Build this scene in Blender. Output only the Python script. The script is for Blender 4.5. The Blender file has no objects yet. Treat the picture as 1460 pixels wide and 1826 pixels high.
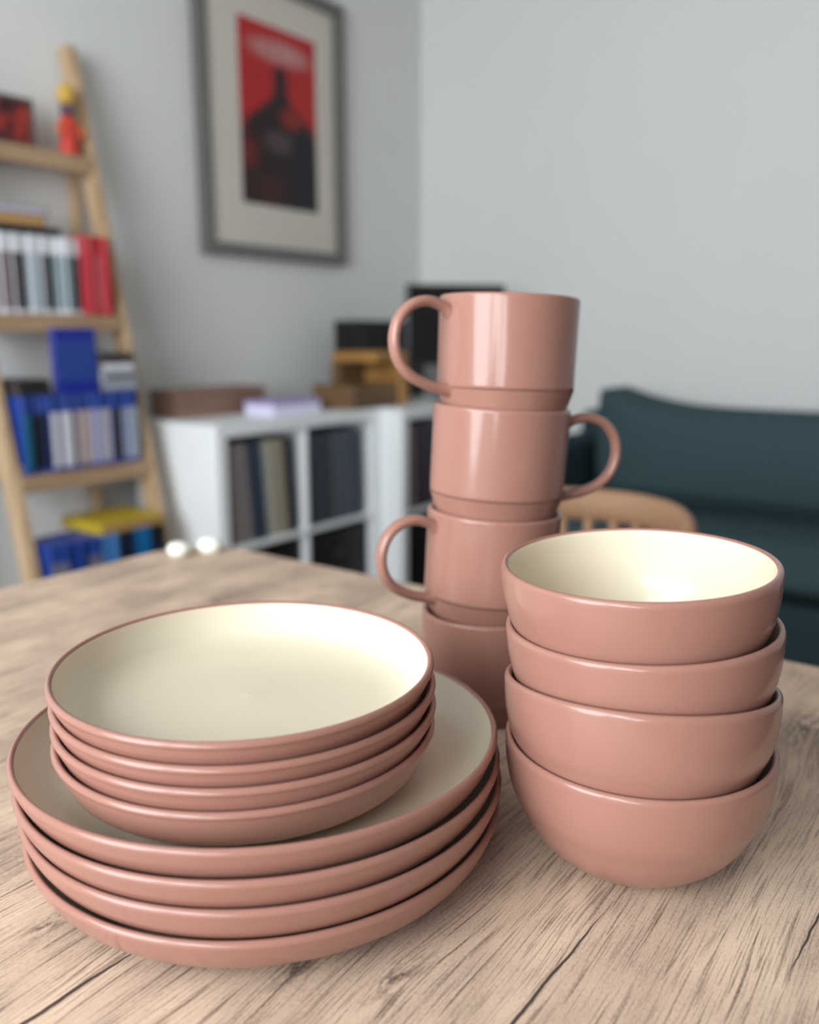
import bpy, bmesh, math, random
from mathutils import Vector, Matrix, noise as mnoise
random.seed(7)
PI = math.pi
C = bpy.context.scene.collection
SC = bpy.context.scene

# ------------------------------------------------------------------ room frame
# s runs along the left wall towards the far corner, t out of the left wall, z up.
ANG = math.radians(36.0)
DV = Vector((math.sin(ANG), math.cos(ANG), 0))
NV = Vector((math.cos(ANG), -math.sin(ANG), 0))
ROT = PI / 2 - ANG                    # local x = s, local y = -t (towards the left wall)
DW, SK = -2.442, 1.715
def W(s, t, z=0.0):
    p = DV * (SK + s) + NV * (DW + t)
    return (p.x, p.y, z)
def UV(u, v, z=0.0):                  # u along d, v along n from the world origin
    p = DV * u + NV * v
    return (p.x, p.y, z)
TT = 0.75                             # table top height
EYE = 0.75 + 0.2835

# ------------------------------------------------------------------ camera
cd = bpy.data.cameras.new('camera'); cam = bpy.data.objects.new('camera', cd); C.objects.link(cam)
cam.location = (0, 0, EYE)
cam.rotation_euler = (PI / 2 - 0.2022, 0, 0)
cd.sensor_fit = 'VERTICAL'; cd.sensor_height = 36.0; cd.lens = 36.0 * 1550 / 1826
cd.clip_start = 0.02
cd.dof.use_dof = True; cd.dof.focus_distance = 0.44; cd.dof.aperture_fstop = cd.lens / 7.3
SC.camera = cam

# ------------------------------------------------------------------ world, light, exposure
wd = bpy.data.worlds.new('sky'); SC.world = wd; wd.use_nodes = True
bg = wd.node_tree.nodes['Background']; bg.inputs[0].default_value = (0.75, 0.87, 1.0, 1); bg.inputs[1].default_value = 1.0
BACK_U = -1.5                         # the window wall, behind the camera
WIN_V = (-1.52, 0.42); WIN_Z = (0.66, 2.60)
def window_light(v0, v1, power):
    ld = bpy.data.lights.new('window_daylight', 'AREA'); lo = bpy.data.objects.new('window_daylight', ld); C.objects.link(lo)
    ld.shape = 'RECTANGLE'; ld.size = v1 - v0; ld.size_y = WIN_Z[1] - WIN_Z[0] - 0.12
    ld.energy = power; ld.color = (0.90, 0.96, 1.0)
    lo.location = UV(BACK_U + 0.015, (v0 + v1) / 2, (WIN_Z[0] + WIN_Z[1]) / 2)
    lo.rotation_euler = DV.to_track_quat('-Z', 'Z').to_euler()
window_light(-1.46, -0.26, 58); window_light(-0.16, 0.36, 26)
SC.view_settings.view_transform = 'Standard'; SC.view_settings.look = 'None'
SC.view_settings.gamma = 1.0; SC.view_settings.use_curve_mapping = False
SC.view_settings.exposure = 0.52

# ------------------------------------------------------------------ materials
def lin(r, g, b):
    f = lambda c: (c / 255 / 12.92) if c / 255 <= 0.04045 else ((c / 255 + 0.055) / 1.055) ** 2.4
    return (f(r), f(g), f(b), 1)
class NT:
    def __init__(s, name):
        s.m = bpy.data.materials.new(name); s.m.use_nodes = True; s.t = s.m.node_tree
        s.b = s.t.nodes['Principled BSDF']
    def n(s, typ, **kw):
        x = s.t.nodes.new(typ)
        for k, v in kw.items(): setattr(x, k, v)
        return x
    def link(s, a, b): s.t.links.new(a, b)
    def put(s, sock, v):
        if hasattr(v, 'is_output'): s.link(v, sock)
        else: sock.default_value = v
    def math(s, op, a, b=None, c=None, clamp=False):
        x = s.n('ShaderNodeMath', operation=op, use_clamp=clamp); s.put(x.inputs[0], a)
        if b is not None: s.put(x.inputs[1], b)
        if c is not None: s.put(x.inputs[2], c)
        return x.outputs[0]
    def mix(s, f, a, b, mode='MIX'):
        x = s.n('ShaderNodeMix', data_type='RGBA', blend_type=mode); s.put(x.inputs[0], f); s.put(x.inputs[6], a); s.put(x.inputs[7], b)
        return x.outputs[2]
    def noise(s, vec, scale, detail=3.0, rough=0.55, dist=0.0):
        x = s.n('ShaderNodeTexNoise'); s.put(x.inputs['Vector'], vec); x.inputs['Scale'].default_value = scale
        x.inputs['Detail'].default_value = detail; x.inputs['Roughness'].default_value = rough; x.inputs['Distortion'].default_value = dist
        return x.outputs[0]
    def xyz(s, a, b, c):
        x = s.n('ShaderNodeCombineXYZ'); s.put(x.inputs[0], a); s.put(x.inputs[1], b); s.put(x.inputs[2], c); return x.outputs[0]
    def ramp(s, f, e0, e1, v0=0.0, v1=1.0, smooth=True):
        x = s.n('ShaderNodeMapRange'); x.interpolation_type = 'SMOOTHSTEP' if smooth else 'LINEAR'; s.put(x.inputs[0], f)
        s.put(x.inputs[1], e0); s.put(x.inputs[2], e1); x.inputs[3].default_value = v0; x.inputs[4].default_value = v1
        return x.outputs[0]
    def obj(s):
        x = s.n('ShaderNodeTexCoord'); return x.outputs['Object']
    def sep(s, v):
        x = s.n('ShaderNodeSeparateXYZ'); s.link(v, x.inputs[0]); return x.outputs
    def bump(s, h, strength, dist):
        x = s.n('ShaderNodeBump'); x.inputs['Strength'].default_value = strength; x.inputs['Distance'].default_value = dist
        s.put(x.inputs['Height'], h); s.link(x.outputs[0], s.b.inputs['Normal'])
_mats = {}
def plain(name, col, rough=0.5, spec=0.5, var=0.06, scale=30.0, metal=0.0):
    if name in _mats: return _mats[name]
    k = NT(name); k.b.inputs['Roughness'].default_value = rough; k.b.inputs['Specular IOR Level'].default_value = spec
    k.b.inputs['Metallic'].default_value = metal
    nz = k.noise(k.obj(), scale, 3)
    dark = tuple(c * (1 - var * 2) for c in col[:3]) + (1,); lite = tuple(min(1, c * (1 + var)) for c in col[:3]) + (1,)
    k.link(k.mix(nz, dark, lite), k.b.inputs['Base Color'])
    _mats[name] = k.m; return k.m
def ceramic(name, col, rough, var=0.03, coat=0.55, crough=0.12):
    k = NT(name); o = k.obj()
    k.b.inputs['Roughness'].default_value = rough; k.b.inputs['Specular IOR Level'].default_value = 0.15
    big = k.noise(o, 18, 2); fine = k.noise(o, 420, 2)
    c = k.mix(big, tuple(x * (1 - var) for x in col[:3]) + (1,), tuple(min(1, x * (1 + var)) for x in col[:3]) + (1,))
    spk = k.ramp(fine, 0.70, 0.80, 0.0, 0.12)
    k.link(k.mix(spk, c, tuple(x * 0.55 for x in col[:3]) + (1,)), k.b.inputs['Base Color'])
    k.b.inputs['Coat Weight'].default_value = coat; k.b.inputs['Coat Roughness'].default_value = crough; k.b.inputs['Coat IOR'].default_value = 1.5
    k.bump(k.noise(o, 55, 1.5), 0.035, 0.004)
    return k.m
M_TERRA = ceramic('terracotta_glaze', lin(150, 107, 94), 0.34)
M_CREAM = ceramic('cream_glaze', lin(215, 203, 180), 0.34, 0.012, 0.5, 0.24)

def wood_table():
    k = NT('washed_oak_laminate'); o = k.obj(); x, y, z = k.sep(o); y = k.math('MULTIPLY', y, -1.0)
    # knots: bend the grain round them
    knots = [(0.2506, -0.2455, .030, .010), (0.202, -0.3647, .028, .010), (0.272, -0.205, .03, .012), (0.648, -0.115, .06, .022), (0.445, -0.60, .05, .02), (0.62, -0.70, .06, .02)]
    warp = k.math('MULTIPLY', k.math('SUBTRACT', k.noise(k.xyz(k.math('MULTIPLY', x, 3.0), k.math('MULTIPLY', y, 8.0), 0.0), 1.0, 2), 0.5), 0.022)
    yy = k.math('ADD', y, warp); kn = None
    for (ku, kv, a, b) in knots:
        dx = k.math('DIVIDE', k.math('SUBTRACT', x, ku), a); dy = k.math('DIVIDE', k.math('SUBTRACT', y, kv), b)
        r2 = k.math('ADD', k.math('MULTIPLY', dx, dx), k.math('MULTIPLY', dy, dy))
        g = k.math('EXPONENT', k.math('MULTIPLY', r2, -0.5))
        yy = k.math('ADD', yy, k.math('MULTIPLY', g, b * 0.55))
        core = k.math('EXPONENT', k.math('MULTIPLY', r2, -3.5))
        kn = core if kn is None else k.math('MAXIMUM', kn, core)
    fine = k.noise(k.xyz(k.math('MULTIPLY', x, 30.0), k.math('MULTIPLY', yy, 1000.0), 0.0), 1.0, 1.5, 0.5)
    med = k.noise(k.xyz(k.math('MULTIPLY', x, 12.0), k.math('MULTIPLY', yy, 330.0), 4.0), 1.0, 2, 0.5)
    broad = k.noise(k.xyz(k.math('MULTIPLY', x, 4.5), k.math('MULTIPLY', yy, 24.0), 8.0), 1.0, 3, 0.55)
    blotch = k.noise(k.xyz(k.math('MULTIPLY', x, 9.0), k.math('MULTIPLY', y, 15.0), 2.0), 1.0, 3, 0.55)
    speck = k.noise(k.xyz(k.math('MULTIPLY', x, 160.0), k.math('MULTIPLY', yy, 700.0), 3.0), 1.0, 2)
    base = k.mix(k.ramp(blotch, 0.32, 0.68), lin(176, 150, 133), lin(219, 191, 165))
    base = k.mix(k.ramp(broad, 0.40, 0.72, 0.0, 0.55), base, lin(146, 124, 108))
    base = k.mix(k.ramp(speck, 0.45, 0.8, 0.0, 0.22), base, lin(222, 203, 178))
    lines = k.ramp(fine, 0.50, 0.62)
    strong = k.ramp(med, 0.46, 0.66)
    base = k.mix(k.math('MULTIPLY', k.math('MULTIPLY', lines, 0.85), k.math('ADD', k.math('MULTIPLY', strong, 0.50), 0.45)), base, lin(94, 75, 64))
    lm = k.ramp(med, 0.60, 0.66)
    base = k.mix(k.math('MULTIPLY', lm, 0.55), base, lin(92, 72, 60))
    base = k.mix(k.math('MULTIPLY', kn, k.ramp(k.noise(k.xyz(k.math('MULTIPLY', x, 90.0), k.math('MULTIPLY', yy, 240.0), 0.0), 1.0, 3), 0.38, 0.62)), base, lin(70, 54, 46))
    salt = k.noise(k.xyz(k.math('MULTIPLY', x, 420.0), k.math('MULTIPLY', yy, 1500.0), 6.0), 1.0, 1)
    base = k.mix(k.ramp(salt, 0.35, 0.75, 0.0, 0.28), base, lin(216, 198, 178))
    base = k.mix(k.ramp(salt, 0.50, 0.25, 0.0, 0.30), base, lin(128, 108, 96))
    # long dark splits printed in the laminate
    cr = None
    wob = k.math('MULTIPLY', k.math('SUBTRACT', k.noise(k.xyz(k.math('MULTIPLY', x, 34.0), 0.0, 0.0), 1.0, 3), 0.5), 0.0035)
    for (u0, u1, v0, v1, w) in ((0.17, 0.375, -0.1515, -0.1480, .0011), (0.05, 0.225, -0.3185, -0.3140, .0015), (0.375, 0.47, -0.0632, -0.0585, .0008), (0.398, 0.425, -0.1348, -0.1335, .0005), (0.30, 0.345, -0.2015, -0.1995, .0004), (0.20, 0.24, -0.285, -0.284, .0005)):
        tt = k.ramp(x, u0, u1, 0, 1, False)
        inside = k.math('MULTIPLY', k.math('MULTIPLY', tt, k.math('SUBTRACT', 1.0, tt)), 4.0)
        ww = k.math('MULTIPLY', k.math('POWER', inside, 0.6), w)
        cen = k.math('ADD', k.math('ADD', k.math('MULTIPLY', tt, v1 - v0), v0), wob)
        dist = k.math('ABSOLUTE', k.math('SUBTRACT', y, cen))
        m = k.math('DIVIDE', k.math('SUBTRACT', ww, dist), 0.0004, clamp=True)
        cr = m if cr is None else k.math('MAXIMUM', cr, m)
    base = k.mix(k.math('MULTIPLY', cr, 0.92), base, lin(38, 30, 27))
    k.link(base, k.b.inputs['Base Color'])
    k.b.inputs['Roughness'].default_value = 0.58; k.b.inputs['Specular IOR Level'].default_value = 0.22
    k.bump(k.math('SUBTRACT', k.math('MULTIPLY', fine, -1.0), cr), 0.22, 0.0006)
    return k.m
M_TABLE = wood_table()
def wood(name, c0, c1, along=0, rough=0.5):
    if name in _mats: return _mats[name]
    k = NT(name); v = list(k.sep(k.obj()))
    sc = [60.0, 60.0, 60.0]; sc[along] = 4.0
    g = k.noise(k.xyz(*[k.math('MULTIPLY', v[i], sc[i]) for i in range(3)]), 1.0, 4)
    k.link(k.mix(k.ramp(g, 0.3, 0.7), c0, c1), k.b.inputs['Base Color']); k.b.inputs['Roughness'].default_value = rough
    _mats[name] = k.m; return k.m
M_LADDER_Z = wood('ladder_oak_upright', lin(176, 146, 112), lin(206, 178, 142), 2)
M_LADDER_X = wood('ladder_oak_shelf', lin(160, 130, 100), lin(188, 158, 124), 0)
M_LEG = wood('table_leg_oak', lin(130, 104, 84), lin(160, 132, 108), 2)
M_WALL = plain('wall_paint', lin(230, 230, 228), 0.85, 0.2, 0.012, 4)
M_CEIL = plain('ceiling_paint', lin(212, 211, 208), 0.9, 0.2, 0.01, 4)
M_FLOOR = wood('floor_wood', lin(96, 66, 50), lin(126, 90, 68), 0, 0.45)
M_WHITE = plain('white_laminate', lin(244, 247, 248), 0.4, 0.4, 0.01)
M_BLACK = plain('black_plastic', lin(16, 16, 18), 0.5, 0.4)
M_GREY = plain('frame_grey', lin(112, 111, 108), 0.5, 0.4, 0.03)
M_MAT = plain('mount_board', lin(246, 241, 230), 0.8, 0.2, 0.01)
M_SOFA = plain('sofa_teal_cloth', lin(62, 82, 87), 0.9, 0.15, 0.10, 260)
M_SOFA2 = plain('sofa_base_cloth', lin(48, 66, 72), 0.9, 0.15, 0.10, 260)
M_RATTAN = plain('rattan', lin(156, 120, 92), 0.6, 0.3, 0.12, 120)
def glass(name):
    k = NT(name); t = k.t
    out = t.nodes['Material Output']; tr = k.n('ShaderNodeBsdfTransparent'); gl = k.n('ShaderNodeBsdfGlossy'); gl.inputs['Roughness'].default_value = 0.05
    fr = k.n('ShaderNodeFresnel'); fr.inputs[0].default_value = 1.10; mx = k.n('ShaderNodeMixShader')
    k.link(fr.outputs[0], mx.inputs[0]); k.link(tr.outputs[0], mx.inputs[1]); k.link(gl.outputs[0], mx.inputs[2]); k.link(mx.outputs[0], out.inputs[0])
    return k.m
M_GLASS = glass('clear_glass')
def poster():
    k = NT('poster_print'); tc = k.n('ShaderNodeTexCoord'); u, v, w = k.sep(tc.outputs['Generated'])   # x across, z up
    v = w
    def blob(cx, cy, rx, ry, soft=0.5):
        dx = k.math('DIVIDE', k.math('SUBTRACT', u, cx), rx); dy = k.math('DIVIDE', k.math('SUBTRACT', v, cy), ry)
        return k.ramp(k.math('SQRT', k.math('ADD', k.math('MULTIPLY', dx, dx), k.math('MULTIPLY', dy, dy))), 1 - soft, 1 + soft, 1, 0)
    nz = k.noise(k.xyz(k.math('MULTIPLY', u, 6.0), k.math('MULTIPLY', v, 9.0), 0.0), 1.0, 3)
    col = k.mix(nz, lin(205, 34, 40), lin(222, 48, 50))
    band = k.math('MULTIPLY', blob(0.52, 0.87, 0.36, 0.06, 0.55), k.ramp(k.noise(k.xyz(k.math('MULTIPLY', u, 26.0), k.math('MULTIPLY', v, 5.0), 2.0), 1.0, 1), 0.35, 0.5, 0.35, 0.8))
    col = k.mix(band, col, lin(232, 190, 186))
    # a dark tower on a dark hill
    half = k.ramp(v, 0.42, 0.66, 0.46, 0.075)
    d = k.math('SUBTRACT', k.math('ABSOLUTE', k.math('SUBTRACT', u, 0.52)), half)
    tower = k.math('MULTIPLY', k.ramp(d, -0.03, 0.05, 1, 0), k.ramp(v, 0.76, 0.82, 1, 0))
    tower = k.math('MAXIMUM', tower, k.math('MULTIPLY', k.ramp(v, 0.34, 0.54, 1, 0), 0.97))
    dark = k.mix(k.ramp(u, 0.35, 0.8), lin(50, 26, 28), lin(26, 30, 38))
    col = k.mix(tower, col, dark)
    col = k.mix(k.math('MULTIPLY', blob(0.66, 0.52, 0.14, 0.06), 0.85), col, lin(176, 52, 36))
    col = k.mix(k.math('MULTIPLY', blob(0.47, 0.37, 0.17, 0.06), 0.6), col, lin(120, 100, 98))
    col = k.mix(k.math('MULTIPLY', blob(0.06, 0.28, 0.14, 0.08), 0.8), col, lin(140, 40, 36))
    col = k.mix(k.math('MULTIPLY', blob(0.35, 0.10, 0.2, 0.08), 0.5), col, lin(96, 40, 46))
    k.link(col, k.b.inputs['Base Color']); k.b.inputs['Roughness'].default_value = 0.6
    return k.m
M_POSTER = poster()

# ------------------------------------------------------------------ builders
def tag(o, label=None, cat=None, group=None, kind=None):
    if label: o['label'] = label
    if cat: o['category'] = cat
    if group: o['group'] = group
    if kind: o['kind'] = kind
    return o
def empty(name, loc, rz=0.0, rot=None):
    o = bpy.data.objects.new(name, None); C.objects.link(o); o.empty_display_size = 0.05
    o.location = loc; o.rotation_euler = rot if rot else (0, 0, rz); return o
def link(name, me, mat, parent=None, smooth=False):
    if mat is not None and not me.materials: me.materials.append(mat)
    if smooth:
        for p in me.polygons: p.use_smooth = True
    o = bpy.data.objects.new(name, me); C.objects.link(o)
    if parent is not None: o.parent = parent
    return o
def bm_mesh(bm, name):
    bmesh.ops.recalc_face_normals(bm, faces=bm.faces)
    me = bpy.data.meshes.new(name); bm.to_mesh(me); bm.free(); return me
def add_box(bm, lo, hi, bev=0.0, seg=2, mtx=None):
    b2 = bmesh.new(); bmesh.ops.create_cube(b2, size=1.0)
    for v in b2.verts:
        v.co = Vector([lo[i] + (v.co[i] + 0.5) * (hi[i] - lo[i]) for i in range(3)])
    if bev > 0: bmesh.ops.bevel(b2, geom=list(b2.edges), offset=bev, segments=seg, affect='EDGES', profile=0.5)
    if mtx is not None: bmesh.ops.transform(b2, matrix=mtx, verts=b2.verts)
    me = bpy.data.meshes.new('tmp'); b2.to_mesh(me); b2.free(); bm.from_mesh(me); bpy.data.meshes.remove(me)
def box(name, lo, hi, mat, parent=None, bev=0.002, seg=2, mtx=None):
    bm = bmesh.new(); add_box(bm, lo, hi, bev, seg, mtx); return link(name, bm_mesh(bm, name), mat, parent)
def lathe(name, prof, seg=128, closed_axis=True):
    bm = bmesh.new(); rings = []
    for (r, z) in prof:
        if r < 1e-6: rings.append([bm.verts.new((0, 0, z))])
        else: rings.append([bm.verts.new((r * math.cos(2 * PI * i / seg), r * math.sin(2 * PI * i / seg), z)) for i in range(seg)])
    for a, b in zip(rings, rings[1:]):
        for i in range(seg):
            j = (i + 1) % seg
            if len(a) == 1: bm.faces.new((a[0], b[i], b[j]))
            elif len(b) == 1: bm.faces.new((a[i], b[0], a[j]))
            else: bm.faces.new((a[i], b[i], b[j], a[j]))
    me = bm_mesh(bm, name)
    for p in me.polygons: p.use_smooth = True
    return me
def spline(pts, n=6):                 # Catmull-Rom through the profile points
    out = []; P = [Vector(p) for p in pts]
    for i in range(len(P) - 1):
        p0 = P[max(i - 1, 0)]; p1 = P[i]; p2 = P[i + 1]; p3 = P[min(i + 2, len(P) - 1)]
        for k in range(n):
            t = k / n
            out.append(tuple(0.5 * ((2 * p1) + (p2 - p0) * t + (2 * p0 - 5 * p1 + 4 * p2 - p3) * t * t + (3 * p1 - p0 - 3 * p2 + p3) * t ** 3)))
    out.append(tuple(P[-1])); return out
def tube(bm, pts, rad, seg=12, flat=None, side=None, caps=True):
    # swept tube; flat = (across, through) half widths with side = fixed across direction
    P = [Vector(p) for p in pts]; rings = []
    for i, p in enumerate(P):
        tan = (P[min(i + 1, len(P) - 1)] - P[max(i - 1, 0)]).normalized()
        sd = Vector(side) if side is not None else (Vector((0, 0, 1)) if abs(tan.z) < 0.9 else Vector((1, 0, 0)))
        sd = (sd - tan * sd.dot(tan)).normalized(); up = tan.cross(sd)
        k = i if isinstance(rad, (list, tuple)) else None
        a, b = (flat if flat else (rad[k], rad[k]) if k is not None else (rad, rad))
        if isinstance(a, (list, tuple)): a, b = a[i], b[i]
        rings.append([bm.verts.new(p + sd * (a * math.cos(2 * PI * j / seg)) + up * (b * math.sin(2 * PI * j / seg))) for j in range(seg)])
    for r0, r1 in zip(rings, rings[1:]):
        for j in range(seg): bm.faces.new((r0[j], r0[(j + 1) % seg], r1[(j + 1) % seg], r1[j]))
    if caps: bm.faces.new(rings[0]); bm.faces.new(rings[-1])
def struct(o): o['kind'] = 'structure'; return o
def rbox(name, s0, s1, t0, t1, z0, z1, mat, bev=0.0):    # a box laid out in the room frame
    o = box(name, (s0, -t1, z0), (s1, -t0, z1), mat, None, bev); o.location = W(0, 0, 0); o.rotation_euler = (0, 0, ROT); return o

# ------------------------------------------------------------------ the setting
S_BACK = BACK_U - SK                  # s of the window wall
S_FAR = 1.735; T_END = 6.2; CEIL = 2.72
struct(rbox('floor', S_BACK - .1, S_FAR + .1, -.1, T_END + .1, -.1, 0, M_FLOOR))
struct(rbox('ceiling', S_BACK - .1, S_FAR + .1, -.1, T_END + .1, CEIL, CEIL + .1, M_CEIL))
struct(rbox('wall_left', S_BACK - .1, S_FAR, -.1, 0, 0, CEIL, M_WALL))
struct(rbox('wall_right', S_FAR, S_FAR + .1, -.1, T_END + .1, 0, CEIL, M_WALL))
struct(rbox('wall_near', S_BACK - .1, S_FAR, T_END, T_END + .1, 0, CEIL, M_WALL))
wt0, wt1 = WIN_V[0] - DW, WIN_V[1] - DW
bm = bmesh.new()
for (a, b, z0, z1) in ((0, wt0, 0, CEIL), (wt1, T_END, 0, CEIL), (wt0, wt1, 0, WIN_Z[0]), (wt0, wt1, WIN_Z[1], CEIL)):
    add_box(bm, (S_BACK - .1, -b, z0), (S_BACK, -a, z1))
o = link('wall_back', bm_mesh(bm, 'wall_back'), M_WALL); o.location = W(0, 0, 0); o.rotation_euler = (0, 0, ROT); struct(o)
bm = bmesh.new(); x0, x1 = S_BACK - .06, S_BACK + .03; mid = -0.21 - DW
for (a, b, z0, z1) in ((wt0, wt0 + .06, *WIN_Z), (wt1 - .06, wt1, *WIN_Z), (mid - .05, mid + .05, *WIN_Z), (wt0, wt1, WIN_Z[0], WIN_Z[0] + .06), (wt0, wt1, WIN_Z[1] - .06, WIN_Z[1])):
    add_box(bm, (x0, -b, z0), (x1, -a, z1))
o = link('window_1', bm_mesh(bm, 'window_1'), M_WHITE); o.location = W(0, 0, 0); o.rotation_euler = (0, 0, ROT); struct(o)
for (a, b) in ((wt0 + .06, mid - .05), (mid + .05, wt1 - .06)):
    box('pane', (S_BACK - .02, -b, WIN_Z[0] + .06), (S_BACK - .014, -a, WIN_Z[1] - .06), M_GLASS, o, 0)
struct(rbox('baseboard_left', S_BACK, S_FAR, 0, .014, 0, .07, M_WHITE, .003))
struct(rbox('baseboard_right', S_FAR - .014, S_FAR, .014, T_END, 0, .07, M_WHITE, .003))

# ------------------------------------------------------------------ table
tb = empty('dining_table', (0, 0, 0), ROT)
tag(tb, 'washed oak dining table with dark splits in its grain, carrying the stacked crockery', 'table')
U0, U1, V0, V1 = -0.78, 0.787, -0.935, 0.03
def rounded_slab(lo, hi, z0, z1, rad, bev, name):
    bm = bmesh.new(); pts = []
    for (cx, cy, a0) in ((hi[0] - rad, hi[1] - rad, 0), (lo[0] + rad, hi[1] - rad, 90), (lo[0] + rad, lo[1] + rad, 180), (hi[0] - rad, lo[1] + rad, 270)):
        for i in range(13):
            a = math.radians(a0 + 90 * i / 12); pts.append((cx + rad * math.cos(a), cy + rad * math.sin(a)))
    f = bm.faces.new([bm.verts.new((p[0], p[1], z0)) for p in pts])
    r = bmesh.ops.extrude_face_region(bm, geom=[f])
    bmesh.ops.translate(bm, vec=(0, 0, z1 - z0), verts=[v for v in r['geom'] if isinstance(v, bmesh.types.BMVert)])
    ed = [e for e in bm.edges if abs(e.verts[0].co.z - e.verts[1].co.z) < 1e-6]
    bmesh.ops.bevel(bm, geom=ed, offset=bev, segments=3, affect='EDGES', profile=0.5)
    return bm_mesh(bm, name)
# local x = u (along the grain), local y = -v
M_TOP = M_TABLE
top = link('tabletop', rounded_slab((U0, -V1), (U1, -V0), TT - .03, TT, .085, .003, 'tabletop'), M_TOP, tb)
box('apron', (U0 + .12, -V1 + .10, TT - .10), (U1 - .12, -V0 - .10, TT - .031), M_LEG, tb, .004)
for (a, b) in ((U0 + .10, -V1 + .09), (U1 - .17, -V1 + .09), (U0 + .10, -V0 - .16), (U1 - .17, -V0 - .16)):
    box('leg', (a, b, 0), (a + .07, b + .07, TT - .0312), M_LEG, tb, .006)

# ------------------------------------------------------------------ crockery
def add_thing_mesh(name, children, rim, H, tx, ty, label, cat, group, rz=0.0):
    """rim = rim centre above the table top; the piece is leaned so that its rim plane is z = tx x + ty y"""
    nrm = Vector((-tx, -ty, 1)).normalized()
    base = Vector((rim[0], rim[1], TT + rim[2])) - nrm * H
    q = Vector((0, 0, 1)).rotation_difference(nrm)
    e = empty(name, base, rot=(q.to_matrix() @ Matrix.Rotation(rz, 3, 'Z')).to_euler())
    tag(e, label, cat, group)
    for (n, me, mat) in children: link(n, me, mat, e, True)
    return e
def plate_meshes(nm, R, H, k, floor, zt):
    # k scales the curved wall's width
    o = lambda d, z: (R - d * k, z); q = H / .0298
    outer = [(0, .0022), (R - .050 * k, .0022), (R - .045 * k, .0018), (R - .0435 * k, .0002), (R - .0395 * k, .0), (R - .0375 * k, .0010), (R - .034 * k, .0028)]
    outer += spline([o(.030, .0030 * q), o(.0205, .0050 * q), o(.0125, .0082 * q), o(.0076, .0122 * q), o(.0046, zt), o(.0024, zt + .0042), o(.0008, zt + .0082), (R, H - .0030)], 5)
    a = [(R + .0001, H - .0022), (R - .0004, H - .0010), (R - .0012, H - .0002), (R - .0020, H), (R - .0028, H - .0004), (R - .0034, H - .0013)]
    body = outer + a
    inn = [(R - .0034, H - .0013)] + spline([(R - .0037, H - .0025), o(.0068, H - .0085), o(.0110, H - .0135), o(.0170, floor + .0032), o(.0270, floor + .0006), o(.042, floor), (.03, floor - .0002), (.006, floor + .0002), (0, floor + .0006)], 6)
    return [('body', lathe(nm + '_body', body, 160), M_TERRA), ('inner_glaze', lathe(nm + '_glaze', inn, 160), M_CREAM)]
H_L, R_L = .0298, .130
big = plate_meshes('dinner_plate', R_L, H_L, 1.0, .0088, .0164)
for (x, y, z, tx, ty, lab) in (
    (-.0794, .4544, .0298, 0, 0, 'large pink dinner plate at the bottom of the stack, resting on the table'),
    (-.0788, .4510, .0456, -.002, -.014, 'large pink dinner plate second from the bottom of its stack'),
    (-.0802, .4500, .0593, -.004, -.020, 'large pink dinner plate directly under the topmost large plate'),
    (-.0816, .4506, .0730, -.005, -.024, 'topmost large pink dinner plate, cream inside, holding the small plates')):
    add_thing_mesh('dinner_plate', big, (x, y, z), H_L, tx, ty, lab, 'plate', 'large pink dinner plates stacked on the table')
H_S, R_S = .0300, .0985
sml = plate_meshes('side_plate', R_S, H_S, 0.92, .0085, .0182)
for (x, y, z, tx, ty, lab) in (
    (-.0850, .4312, .0842, -.004, -.012, 'small pink side plate at the bottom of its stack, resting in a large plate'),
    (-.0845, .4314, .0952, -.004, -.010, 'small pink side plate second from the bottom of its stack'),
    (-.0848, .4322, .1060, -.003, .000, 'small pink side plate directly under the topmost small plate'),
    (-.0857, .4324, .1173, -.002, .003, 'topmost small pink side plate with open cream inside')):
    add_thing_mesh('side_plate', sml, (x, y, z), H_S, tx, ty, lab, 'plate', 'small pink side plates stacked on the large plates')
H_B, R_B = .0700, .0718
b_out = [(0, .0018), (.027, .0018), (.0285, .0004), (.0315, .0), (.0330, .0006)] + spline([(.0355, .0016), (.0450, .0066), (.0545, .0155), (.0598, .0230), (.0638, .0310), (.0676, .0390), (.0700, .0480), (.0713, .0570), (R_B, .0660)], 5)
b_rim = [(R_B, .0675), (R_B - .0004, .0689), (R_B - .0012, .0697), (R_B - .0021, .0700), (R_B - .0030, .0696), (R_B - .0036, .0688)]
b_in = [(R_B - .0036, .0688)] + spline([(R_B - .0039, .0672), (.0676, .0570), (.0663, .0480), (.0641, .0390), (.0603, .0310), (.0552, .0225), (.0445, .0128), (.0300, .0075), (.012, .0058), (0, .0056)], 6)
bowl = [('body', lathe('bowl_body', b_out + b_rim, 160), M_TERRA), ('inner_glaze', lathe('bowl_glaze', b_in, 160), M_CREAM)]
for (x, y, z, tx, ty, lab) in (
    (.1245, .4402, .0700, 0, 0, 'pink bowl at the bottom of the bowl stack, standing on the table'),
    (.1234, .4404, .1024, -.028, -.140, 'tilted pink bowl second from the bottom of the bowl stack'),
    (.1238, .4448, .1342, .050, -.014, 'pink bowl directly under the topmost bowl, mostly sunk in the one below'),
    (.1207, .4455, .1665, .045, .018, 'topmost pink bowl, open and showing its cream inside')):
    add_thing_mesh('bowl', bowl, (x, y, z), H_B, tx, ty, lab, 'bowl', 'pink bowls stacked at the right of the table')
H_M, R_M = .0800, .0497
m_out = [(0, .0016), (.038, .0016), (.0395, .0003), (.0425, 0), (.0436, .0006), (.0444, .0020)] + spline([(.0448, .0030), (.0464, .0080), (.0479, .0126), (.0485, .0144), (.0489, .0160), (.0491, .0185), (.0494, .045), (R_M, .0772)], 3)
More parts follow.
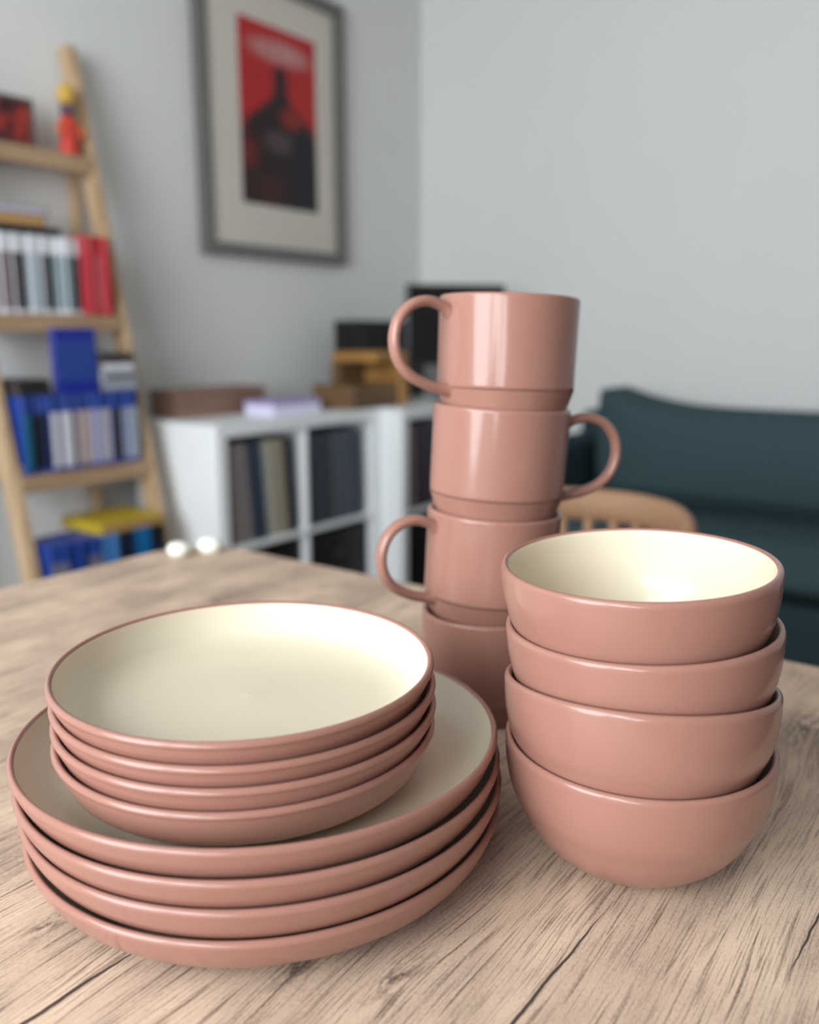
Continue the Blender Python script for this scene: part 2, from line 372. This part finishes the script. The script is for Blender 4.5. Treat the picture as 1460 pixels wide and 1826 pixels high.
m_rim = [(R_M, .0783), (R_M - .0004, .0793), (R_M - .0012, .0799), (R_M - .0020, .08), (R_M - .0028, .0797), (R_M - .0033, .0790)]
m_in = [(R_M - .0033, .0790)] + spline([(R_M - .0036, .0775), (.0452, .0730), (.0450, .045), (.0448, .020), (.0425, .0095), (.036, .0062), (.012, .0055), (0, .0055)], 5)
def handle_mesh():
    bm = bmesh.new()
    path = spline([(.0455, 0, .0660), (.0540, 0, .0712), (.0655, 0, .0738), (.0775, 0, .0705), (.0865, 0, .0610), (.0897, 0, .0480), (.0870, 0, .0350), (.0790, 0, .0250), (.0680, 0, .0190), (.0560, 0, .0155), (.0455, 0, .0145)], 5)
    n = len(path); A = []; B = []
    for i in range(n):
        e = min(i, n - 1 - i) / 6.0; f = max(0.0, 1 - e)
        A.append(.0054 + .0030 * f ** 2); B.append(.0037 + .0026 * f ** 2)
    tube(bm, path, 0, 20, (A, B), (0, 1, 0))
    return bm_mesh(bm, 'mug_handle')
mug = [('body', lathe('mug_body', m_out + m_rim, 128), M_TERRA), ('inner_glaze', lathe('mug_glaze', m_in, 128), M_CREAM), ('handle', handle_mesh(), M_TERRA)]
# azimuth of each handle, measured about the mug from +x
def az(deg_from_front, side): return -PI / 2 + side * math.radians(deg_from_front)
for (x, y, z, tx, ty, rz, lab) in (
    (.0595, .6344, .0800, 0, 0, az(150, 1), 'pink mug at the bottom of the mug stack, behind the plates'),
    (.0634, .6344, .1563, -.050, .0, az(66, -1), 'pink mug third from the top, its handle to the left behind the bowls'),
    (.0674, .6350, .2325, -.052, -.012, az(98, 1), 'pink mug second from the top, its handle pointing right'),
    (.0712, .6358, .3086, -.035, -.035, az(64, -1), 'topmost pink mug, handle pointing left, against the pale wall')):
    add_thing_mesh('mug', mug, (x, y, z), H_M, tx, ty, lab, 'mug', 'pink mugs in a leaning tower', rz)

# ------------------------------------------------------------------ small white knobs at the far corner of the table
kn = [(0, 0), (.009, 0), (.0125, .003), (.0150, .009), (.0152, .014), (.0125, .0205), (.007, .0245), (0, .0255)]
kmesh = lathe('ornament', spline(kn, 4), 32)
M_KNOB = plain('pale_ornament', lin(240, 242, 228), 0.4, 0.4, 0.02)
for i, (x, y, sc, lab) in enumerate(((-.301, 1.100, .9, 'small round white ornament at the table corner nearest the ladder shelf'), (-.264, 1.118, 1.0, 'small round white ornament at the table corner, before the white shelf end'))):
    o = link('ornament', kmesh, M_KNOB, None, True); o.location = (x, y, TT); o.scale = (sc * 1.05, sc * .9, sc * .8)
    tag(o, lab, 'ornament', 'small white ornaments at the far table corner')

# ------------------------------------------------------------------ picture on the left wall
pf = empty('framed_picture', W(.78, 0.0, 1.80), ROT)
tag(pf, 'tall grey framed red and black poster hanging on the left wall', 'picture')
fw, fh, fb = .378, .49, .042
for (a, b, c, d) in ((-fw, -fw + fb, -fh, fh), (fw - fb, fw, -fh, fh), (-fw + fb, fw - fb, -fh, -fh + fb), (-fw + fb, fw - fb, fh - fb, fh)):
    box('frame_bar', (a, -.040, c), (b, -.002, d), M_GREY, pf, .003)
box('mount', (-fw + fb, -.014, -fh + fb), (fw - fb, -.006, fh - fb), M_MAT, pf, 0)
PW0, PW1, PZ0, PZ1 = -.175, .225, -.298, .325
box('print', (PW0, -.0155, PZ0), (PW1, -.0142, PZ1), M_POSTER, pf, 0)
box('glazing', (-fw + fb, -.0235, -fh + fb), (fw - fb, -.0215, fh - fb), M_GLASS, pf, 0)

# ------------------------------------------------------------------ ladder shelf
SN, SFR = -.53, -.08                  # outer faces of its two sides
def rail_t(z): return .04 + .212 * (1.838 - z)
SHELF_Z = (1.53, 1.085, .67, .285)
ld = empty('ladder_shelf', W(0, 0, 0), ROT)
tag(ld, 'leaning oak ladder shelf against the left wall, filled with cases', 'shelf')
for x0 in (SN, SFR - .026):
    bm = bmesh.new(); b = []
    for z in (0, 1.845):
        t = rail_t(z)
        for dx, dt in ((0, -.03), (.026, -.03), (.026, .03), (0, .03)): b.append(bm.verts.new((x0 + dx, -(t + dt), z)))
    for f in ((0, 1, 2, 3), (4, 5, 6, 7), (0, 1, 5, 4), (1, 2, 6, 5), (2, 3, 7, 6), (3, 0, 4, 7)): bm.faces.new([b[i] for i in f])
    bmesh.ops.bevel(bm, geom=list(bm.edges), offset=.003, segments=2, affect='EDGES')
    link('rail', bm_mesh(bm, 'rail'), M_LADDER_Z, ld)
    box('back_post', (x0, -.045, 0), (x0 + .026, -.012, 1.60), M_LADDER_Z, ld, .003)
for z in SHELF_Z:
    t = rail_t(z)
    box('shelf_board', (SN + .0262, -(t + .022), z - .022), (SFR - .0262, -.012, z), M_LADDER_X, ld, .002)
    box('shelf_lip', (SN + .0262, -(t + .0375), z - .045), (SFR - .0262, -(t + .0225), z - .0006), M_LADDER_X, ld, .002)
    for x0 in (SN + .0264, SFR - .0384):
        box('shelf_cheek', (x0, -(t + .0220), z + .0002), (x0 + .012, -.047, z + .025), M_LADDER_X, ld, .002)

CASE = {}
def case_mesh(th, h, dp):
    key = (th, h, dp)
    if key not in CASE:
        bm = bmesh.new(); add_box(bm, (-th / 2, 0, 0), (th / 2, dp, h), .0015, 1); body = bm_mesh(bm, 'case_body')
        bm = bmesh.new(); add_box(bm, (-th / 2 + .0008, -.0006, .012), (th / 2 - .0008, .0012, h * .77)); sp = bm_mesh(bm, 'case_spine')
        CASE[key] = (body, sp)
    return CASE[key]
ORD = ['first', 'second', 'third', 'fourth', 'fifth', 'sixth', 'seventh', 'eighth', 'ninth', 'tenth', 'eleventh', 'twelfth', 'thirteenth', 'fourteenth', 'fifteenth', 'sixteenth', 'seventeenth', 'eighteenth', 'nineteenth', 'twentieth', 'twenty-first', 'twenty-second', 'twenty-third', 'twenty-fourth', 'twenty-fifth', 'twenty-sixth', 'twenty-seventh', 'twenty-eighth']
def cmat(word, rgb, rough=0.35): return plain('case_' + word.replace(' ', '_'), lin(*rgb), rough, 0.5, 0.04, 60)
COLS = {'white': (226, 226, 230), 'mauve': (120, 98, 102), 'pale blue': (170, 186, 196), 'charcoal': (62, 58, 58), 'teal grey': (112, 138, 146), 'dark brown': (58, 44, 46),
        'red': (196, 44, 58), 'rose': (206, 96, 104), 'blue': (34, 66, 150), 'black': (18, 18, 22), 'cream': (208, 188, 182), 'lilac': (190, 186, 202), 'silver': (168, 178, 192),
        'teal': (26, 104, 140), 'navy': (18, 30, 56), 'bright blue': (10, 108, 168), 'grey': (128, 126, 130), 'sky blue': (74, 134, 196), 'yellow': (196, 170, 40), 'tan': (178, 138, 92), 'sand': (190, 150, 92), 'deep blue': (18, 36, 150)}
def case_row(xs, words, bodyw, z, t, th, h, dp, shelf, group):
    """xs = start s; words = list of (spine colour word, count); every case is a thing: body + spine"""
    x = xs; i = 0; tot = sum(n for _, n in words)
    for (w, n) in words:
        for _ in range(n):
            hh = h; bw = bodyw if isinstance(bodyw, str) else bodyw(i)
            bme, sme = case_mesh(th, hh, dp)
            e = empty('media_case', W(x + th / 2, t + random.uniform(-.006, .010), z + .0005), ROT)
            if bw == w: lab = 'plain %s case, %s from left on the ladder\'s %s shelf' % (w, ORD[i], shelf)
            else: lab = '%s case, %s spine, %s from left on the ladder\'s %s shelf' % (bw, w, ORD[i], shelf)
            tag(e, lab, 'case', group)
            b = bpy.data.objects.new('body', bme); C.objects.link(b); b.parent = e
            if not bme.materials: bme.materials.append(None)
            b.material_slots[0].link = 'OBJECT'; b.material_slots[0].material = cmat(bw, COLS[bw])
            p = bpy.data.objects.new('spine', sme); C.objects.link(p); p.parent = e
            if not sme.materials: sme.materials.append(None)
            p.material_slots[0].link = 'OBJECT'; p.material_slots[0].material = cmat(w, COLS[w])
            x += th + .0006; i += 1
    return x
t2 = rail_t(SHELF_Z[1]) + .028; t3 = rail_t(SHELF_Z[2]) + .030; t4 = rail_t(SHELF_Z[3]) + .030
XL = SN + .0390
x = case_row(XL, [('white', 1), ('mauve', 3), ('charcoal', 2), ('pale blue', 3), ('charcoal', 2), ('teal grey', 3), ('dark brown', 2)], 'white', SHELF_Z[1], t2, .0160, .205, .135, 'second', 'white cases on the second ladder shelf')
case_row(x + .002, [('red', 2), ('rose', 2), ('red', 2)], 'red', SHELF_Z[1], t2 + .004, .0160, .215, .12, 'red block of the second', 'red cases at the right end of the second ladder shelf')
case_row(XL, [('teal', 2), ('black', 3), ('white', 4), ('black', 1), ('cream', 3), ('lilac', 4), ('black', 2), ('silver', 4)], 'blue', SHELF_Z[2], t3, .0152, .205, .135, 'third', 'blue cases on the third ladder shelf')
def bw4(i): return 'blue' if i < 10 else ('sky blue' if i < 13 else ('navy' if i < 16 else ('bright blue' if i < 20 else 'black')))
case_row(XL, [('grey', 3), ('blue', 4), ('grey', 3), ('sky blue', 3), ('navy', 3), ('bright blue', 4), ('navy', 3)], bw4, SHELF_Z[3], t4, .0152, .205, .135, 'lowest', 'blue cases on the lowest ladder shelf')
# flat and upright things on top of the rows
def flat(name, s0, s1, t0, t1, z0, z1, col, label, cat, group=None, spine=None):
    sc, tc = (s0 + s1) / 2, (t0 + t1) / 2
    e = empty(name, W(sc, tc, z0), ROT); a, b, h = (s1 - s0) / 2, (t1 - t0) / 2, z1 - z0
    box('cover', (-a, -b, 0), (a, b, h), cmat(col, COLS[col]), e, .0015, 1)
    if spine: box('spine', (-a + .006, -b - .0012, h * .18), (a - .006, -b + .0006, h * .82), cmat(spine, COLS[spine]), e, 0)
    tag(e, label, cat, group)
    return e
zt = SHELF_Z[1] + .2060
flat('book', XL, -.275, .10, t2 - .004, zt, zt + .022, 'navy', 'dark flat book lying on the white cases, lowest of its pile', 'book', 'books lying on the white cases', 'black')
flat('book', XL, -.315, .10, t2 - .010, zt + .0222, zt + .050, 'tan', 'golden tan book in the pile on the white cases', 'book', 'books lying on the white cases', 'sand')
flat('book', XL, -.300, .11, t2 - .012, zt + .0502, zt + .072, 'grey', 'grey book on top of the pile on the white cases', 'book', 'books lying on the white cases', 'lilac')
zt = SHELF_Z[2] + .2060
flat('media_case', -.375, -.245, t3 - .030, t3 - .014, zt, zt + .172, 'deep blue', 'deep blue case standing upright and face on above the third row', 'case', None, 'blue')
for i, (c, sp_) in enumerate((('grey', 'silver'), ('silver', 'grey'), ('grey', 'white'), ('charcoal', 'dark brown'))):
    flat('media_case', -.236, -.122, .12, t3 - .004 - .004 * i, zt + .0262 * i, zt + .0262 * i + .026, c, '%s case lying flat, %s up in the pile beside the upright blue case' % (c, ORD[i]), 'case', 'flat grey cases above the third row', sp_)
for i, c in enumerate(('charcoal', 'dark brown')):
    flat('media_case', XL, -.395, .12, t3 - .004 - .006 * i, zt + .0202 * i, zt + .0202 * i + .020, c, '%s case lying flat at the left above the third row' % c, 'case', 'flat dark cases above the third row', 'black')
zt = SHELF_Z[3] + .2060
flat('media_case', -.335, -.125, .21, t4 - .002, zt, zt + .032, 'yellow', 'yellow case lying flat on the lowest row', 'case', None, 'tan')
# top shelf: small dark red picture block and a figurine
z1s = SHELF_Z[0] + .0004; t1s = rail_t(z1s)
e = empty('picture_block', W(-.325, t1s - .01, z1s), ROT); tag(e, 'dark framed red picture block on the top ladder shelf', 'picture')
for (a, b, c, d) in ((-.072, -.060, 0, .13), (.060, .072, 0, .13), (-.060, .060, 0, .012), (-.060, .060, .118, .13)):
    box('frame_bar', (a, -.012, c), (b, .012, d), plain('dark_taupe', lin(84, 76, 72), .6), e, .002)
k = NT('red_dark_print'); nn = k.noise(k.obj(), 14, 2); k.link(k.mix(k.ramp(nn, .40, .60), lin(58, 26, 30), lin(168, 52, 42)), k.b.inputs['Base Color'])
box('print', (-.060, -.008, .012), (.060, .008, .118), k.m, e, 0)
e = empty('figurine', W(-.156, t1s + .010, z1s), ROT); e.scale = (1.15, 1.15, 1.2); tag(e, 'small red and orange figurine with yellow head on the top ladder shelf', 'figurine')
link('body', lathe('figurine_body', spline([(0, 0), (.022, .001), (.024, .01), (.020, .045), (.016, .075), (.011, .088), (0, .089)], 4), 28), plain('figurine_red', lin(206, 58, 40), .4), e, True)
link('collar', lathe('figurine_collar', [(0, .0885), (.014, .0885), (.0175, .094), (.0175, .106), (.013, .111), (0, .111)], 28), plain('figurine_purple', lin(92, 70, 96), .5), e, True)
link('head', lathe('figurine_head', spline([(0, .1105), (.013, .113), (.021, .124), (.022, .138), (.016, .152), (.007, .158), (0, .159)], 4), 28), plain('figurine_yellow', lin(212, 170, 74), .5), e, True)
for sx in (-1, 1):
    bm = bmesh.new(); tube(bm, spline([(sx * .014, 0, .078), (sx * .026, -.006, .062), (sx * .030, -.014, .042)], 4), .0065, 10)
    link('arm', bm_mesh(bm, 'figurine_arm'), plain('figurine_orange', lin(232, 104, 50), .45), e, True)

# ------------------------------------------------------------------ white cube shelves with records
def cube_unit(s0, t0, t1, label):
    e = empty('cube_shelf', W(s0, 0, 0), ROT); tag(e, label, 'shelf', 'white cube shelves along the left wall')
    Wd, Hh = .77, .77
    b = lambda n, x0, x1, z0, z1, a=t0, c=t1: box(n, (x0, -c, z0), (x1, -a, z1), M_WHITE, e, .0015)
    b('side_panel', 0, .038, 0, Hh); b('side_panel', Wd - .038, Wd, 0, Hh)
    b('top_panel', .0382, Wd - .0382, Hh - .038, Hh); b('bottom_panel', .0382, Wd - .0382, 0, .038)
    b('shelf_board', .0382, Wd - .0382, .377, .393, t0, t1 - .003)
    b('divider', .377, .393, .3932, Hh - .0382, t0, t1 - .003); b('divider', .377, .393, .0382, .3768, t0, t1 - .003)
    return e
cube_unit(0.0, .11, .50, 'white cube shelf with records, its bright end towards the ladder shelf')
cube_unit(.775, .11, .60, 'white cube shelf set further forward, behind the mugs')
RC = {'mauve grey': (118, 106, 106), 'warm grey': (140, 132, 130), 'navy': (46, 58, 78), 'slate': (62, 70, 84), 'sage': (150, 156, 146), 'sand': (164, 150, 126), 'charcoal': (56, 60, 64), 'olive': (66, 60, 44), 'steel': (92, 98, 112), 'plum': (78, 54, 68), 'cream': (186, 186, 174)}
RM = {}
def record_row(x, z, t, items, cubby, group):
    i = 0
    for (w, th, lean) in items:
        if th not in RM:
            bm = bmesh.new(); add_box(bm, (0, 0, 0), (th, .31, .313), .001, 1); RM[th] = bm_mesh(bm, 'record_sleeve')
            RM[th].materials.append(None)
        o = bpy.data.objects.new('record_sleeve', RM[th]); C.objects.link(o)
        o.material_slots[0].link = 'OBJECT'; o.material_slots[0].material = plain('sleeve_' + w.replace(' ', '_'), lin(*RC[w]), .55, .4, .06, 30)
        o.location = W(x, t, z + (th * math.sin(lean) if lean > 0 else 0)); o.rotation_euler = Matrix.Rotation(ROT, 3, 'Z').to_euler()
        o.rotation_euler = (Matrix.Rotation(ROT, 3, 'Z') @ Matrix.Rotation(lean, 3, 'Y')).to_euler()
        tag(o, '%s record sleeve, %s from left in the white shelf\'s %s' % (w, ORD[i], cubby), 'record', group)
        x += th / math.cos(lean) + .0008; i += 1
LEAN = -math.radians(4)
record_row(.066, .3932, .485, [('mauve grey', .018, LEAN), ('warm grey', .022, LEAN), ('mauve grey', .016, LEAN), ('warm grey', .022, LEAN), ('navy', .022, LEAN), ('slate', .018, LEAN), ('navy', .022, LEAN), ('sage', .018, LEAN), ('cream', .016, LEAN), ('sand', .022, LEAN), ('sage', .016, LEAN), ('sand', .018, LEAN), ('olive', .016, LEAN), ('navy', .022, LEAN)], 'first upper cubby', 'records in the first cubby')
LEAN = -math.radians(3)
record_row(.418, .3932, .485, [('charcoal', .018, LEAN), ('slate', .022, LEAN), ('charcoal', .022, LEAN), ('slate', .018, LEAN), ('charcoal', .016, LEAN), ('olive', .018, LEAN), ('steel', .022, LEAN), ('slate', .018, LEAN), ('steel', .022, LEAN), ('slate', .022, LEAN), ('steel', .018, LEAN), ('navy', .022, LEAN), ('slate', .018, LEAN)], 'second upper cubby', 'records in the second cubby')
LEAN = -math.radians(2)
record_row(.836, .3932, .585, [('steel', .022, LEAN), ('warm grey', .018, LEAN), ('plum', .022, LEAN), ('plum', .018, LEAN), ('charcoal', .022, LEAN), ('plum', .022, LEAN), ('slate', .022, LEAN), ('charcoal', .018, LEAN), ('navy', .022, LEAN)], 'forward upper cubby', 'records in the forward cubby')
def storage_bin(s0, t1, label):
    e = empty('storage_bin', W(s0, t1, .0382), ROT); tag(e, label, 'bin', 'black bins in the lower cubbies')
    box('body', (0, .004, 0), (.325, .34, .318), M_BLACK, e, .004); box('pull_tab', (.13, 0, .22), (.195, .0038, .25), plain('bin_tab', lin(40, 40, 44), .5), e, .0015)
storage_bin(.043, .48, 'black storage bin in the first lower cubby of the white shelf')
storage_bin(.400, .48, 'black storage bin in the second lower cubby of the white shelf')
storage_bin(.818, .58, 'black storage bin in the lower cubby of the forward white shelf')
# things on the white shelves
ZK = .77
e = empty('wooden_box', W(.275, .185, ZK), ROT); tag(e, 'low brown wooden box at the back of the white shelf, below the picture', 'box')
M_BROWN = wood('brown_wood', lin(120, 92, 78), lin(146, 114, 96), 0)
box('body', (-.205, -.07, 0), (.165, .07, .066), M_BROWN, e, .003); box('lid', (-.209, -.074, .0662), (.169, .074, .088), M_BROWN, e, .003)
e = empty('gift_box', W(.425, .36, ZK), ROT); tag(e, 'small white box with lilac lid edge on the white shelf', 'box')
box('body', (-.115, -.065, 0), (.115, .065, .034), plain('pale_lilac_card', lin(228, 226, 246), .6), e, .002)
box('lid', (-.118, -.068, .0342), (.118, .068, .046), plain('lilac_card', lin(172, 152, 206), .6), e, .002)
# open-fronted golden wooden box
e = empty('wooden_stand', W(.80, .40, ZK), ROT); tag(e, 'golden wooden open box standing on the white shelf, beside the black speaker', 'box')
M_GOLD = wood('golden_wood', lin(150, 106, 52), lin(190, 142, 76), 1)
box('top_board', (-.05, -.10, .162), (.155, .11, .200), M_GOLD, e, .012, 3)
box('side_board', (.105, -.10, 0), (.155, .11, .1618), M_GOLD, e, .008)
box('low_board', (-.165, -.09, 0), (.1048, .10, .085), wood('golden_wood_dark', lin(96, 72, 48), lin(126, 96, 62), 0), e, .006)
box('back_board', (-.05, .07, .0852), (.1048, .11, .1618), wood('golden_wood_dark', 0, 0), e, .004)
# black speaker
e = empty('speaker', W(1.06, .20, ZK), ROT); tag(e, 'black speaker cabinet on the white shelf in the room corner', 'speaker')
box('cabinet', (-.10, -.075, 0), (.32, .075, .315), M_BLACK, e, .008, 3)
for (cx, cz, r) in ((-.0, .11, .070), (.22, .11, .070), (.11, .245, .032)):
    me = lathe('driver', [(0, .002), (r * .3, .006), (r * .35, .002), (r * .85, .010), (r * .95, .012), (r, .008), (r, 0)], 32)
    dvr = link('driver', me, plain('driver_cone', lin(26, 26, 28), .4), e, True); dvr.location = (cx, -.0752, cz); dvr.rotation_euler = (PI / 2, 0, 0)
# flat dark screen behind the mugs
e = empty('monitor', W(1.27, .50, ZK), ROT - math.radians(40)); tag(e, 'dark grey flat screen on the forward white shelf, behind the top mug', 'monitor')
M_SCR = plain('screen_grey', lin(62, 63, 68), .4)
box('foot', (-.09, -.05, 0), (.09, .05, .012), M_SCR, e, .004); box('neck', (-.022, -.012, .0122), (.022, .012, .14), M_SCR, e, .004)
box('housing', (-.205, -.016, .1402), (.205, .016, .455), M_SCR, e, .008); box('screen', (-.195, -.0175, .152), (.195, -.0162, .445), plain('screen_black', lin(14, 15, 18), .2), e, 0)

# ------------------------------------------------------------------ sofa along the right wall
sf = empty('sofa', W(0, 0, 0), ROT); tag(sf, 'dark teal cloth sofa along the right wall behind the table', 'sofa')
def cushion(name, lo, hi, bev, bulge, topfn, mat, n=(10, 24, 8)):
    bm = bmesh.new(); bmesh.ops.create_cube(bm, size=1.0)
    bmesh.ops.subdivide_edges(bm, edges=list(bm.edges), cuts=14, use_grid_fill=True)
    for v in bm.verts:
        q = v.co * 2; c = [max(-1, min(1, a)) for a in q]
        p = Vector([(lo[i] + hi[i]) / 2 + c[i] * (hi[i] - lo[i]) / 2 for i in range(3)])
        # round the edges: pull in where two axes are near the faces
        for i in range(3):
            j, m = [a for a in range(3) if a != i]
            f = max(abs(c[j]), abs(c[m])); h = (hi[i] - lo[i]) / 2
            e_ = max(0, f - (1 - bev * 2 / min(hi[j] - lo[j], hi[m] - lo[m]))) / (bev * 2 / min(hi[j] - lo[j], hi[m] - lo[m]))
            p[i] -= c[i] * min(bev, h) * 0.8 * e_ * e_
            p[i] += c[i] * bulge * (1 - c[j] ** 2) * (1 - c[m] ** 2) * (abs(c[i]) > .98)
        if topfn: p = topfn(p, c)
        v.co = p
    return link(name, bm_mesh(bm, name), mat, sf, True)
TL, TR = 1.08, 3.0
def backtop(p, c):
    t = -p.y; w = max(0, (p.z - .45) / .33)
    p.z += w * .150 * (math.exp(-max(0, t - 1.14) / .13) + math.exp(-max(0, 2.62 - t) / .13)); return p
box('base', (.78, -TR, .11), (1.63, -(TL - .12), .29), M_SOFA2, sf, .02, 3)
box('back_frame', (1.47, -TR, .2902), (1.63, -(TL - .12), .74), M_SOFA2, sf, .03, 3)
cushion('seat_cushion', (.76, -2.70, .2902), (1.28, -(TL + .02), .445), .04, .012, None, M_SOFA)
cushion('back_cushion', (1.20, -2.66, .4452), (1.465, -(TL + .06), .765), .035, .02, backtop, M_SOFA)
box('armrest', (.78, -(TL + .018), .2902), (1.468, -(TL - .12), .66), M_SOFA2, sf, .035, 3)
for (a, b) in ((.84, TL - .06), (1.56, TL - .06), (.84, TR - .08), (1.56, TR - .08)):
    box('leg', (a, -b - .04, 0), (a + .04, -b, .1098), M_LEG, sf, .004)

# ------------------------------------------------------------------ rattan chair at the far end of the table
ch = empty('rattan_chair', UV(1.13, -.525, 0), ROT); tag(ch, 'rattan chair with woven curved back beyond the table, behind the bowls', 'chair')
# local x points away from the table (+d), local y towards the left wall
def arc(z, r, a0, a1, n, cx=-.06):
    return [(cx + r * math.cos(math.radians(a0 + (a1 - a0) * i / n)), r * math.sin(math.radians(a0 + (a1 - a0) * i / n)), z) for i in range(n + 1)]
def rimz(a):                          # the band dips at both ends
    q = abs(a) / 100; return .768 - .05 * max(0, q - .35) ** 2 * 2 - .20 * max(0, q - .62) ** 1.4
bm = bmesh.new(); pts = []
for i in range(41):
    a = -112 + 224 * i / 40; pts.append((-.06 + .20 * math.cos(math.radians(a)), .172 * math.sin(math.radians(a)), rimz(a)))
tube(bm, pts, 0, 14, (.026, .013), (0, 0, 1)); link('top_rail', bm_mesh(bm, 'top_rail'), M_RATTAN, ch, True)
bm = bmesh.new(); pts2 = [(-.06 + .185 * math.cos(math.radians(-112 + 224 * i / 40)), .158 * math.sin(math.radians(-112 + 224 * i / 40)), .47) for i in range(41)]
tube(bm, pts2, .010, 10); link('lower_rail', bm_mesh(bm, 'lower_rail'), M_RATTAN, ch, True)
bm = bmesh.new(); pts3 = [(-.06 + .198 * math.cos(math.radians(-112 + 224 * i / 40)), .170 * math.sin(math.radians(-112 + 224 * i / 40)), rimz(-112 + 224 * i / 40) - .062) for i in range(41)]
tube(bm, pts3, .008, 10); link('weave_band', bm_mesh(bm, 'weave_band'), M_RATTAN, ch, True)
for i in range(17):
    a = -108 + 216 * i / 16; ca, sa = math.cos(math.radians(a)), math.sin(math.radians(a))
    bm = bmesh.new(); tube(bm, [(-.06 + .185 * ca, .158 * sa, .47), (-.06 + .193 * ca, .166 * sa, .62), (-.06 + .20 * ca, .172 * sa, rimz(a) - .012)], .0085, 8)
    link('spindle', bm_mesh(bm, 'spindle'), M_RATTAN, ch, True)
seat = lathe('seat', spline([(0, .428), (.16, .430), (.180, .440), (.180, .455), (.16, .466), (0, .462)], 4), 40)
so = link('seat', seat, M_RATTAN, ch, True); so.location = (-.06, 0, 0)
for (a, b) in ((-.17, -.12), (-.17, .12), (.05, -.12), (.05, .12)):
    bm = bmesh.new(); tube(bm, [(a * 1.25 + .01, b * 1.15, 0), (a, b, .432)], [.012, .015], 10); link('leg', bm_mesh(bm, 'leg'), M_RATTAN, ch, True)
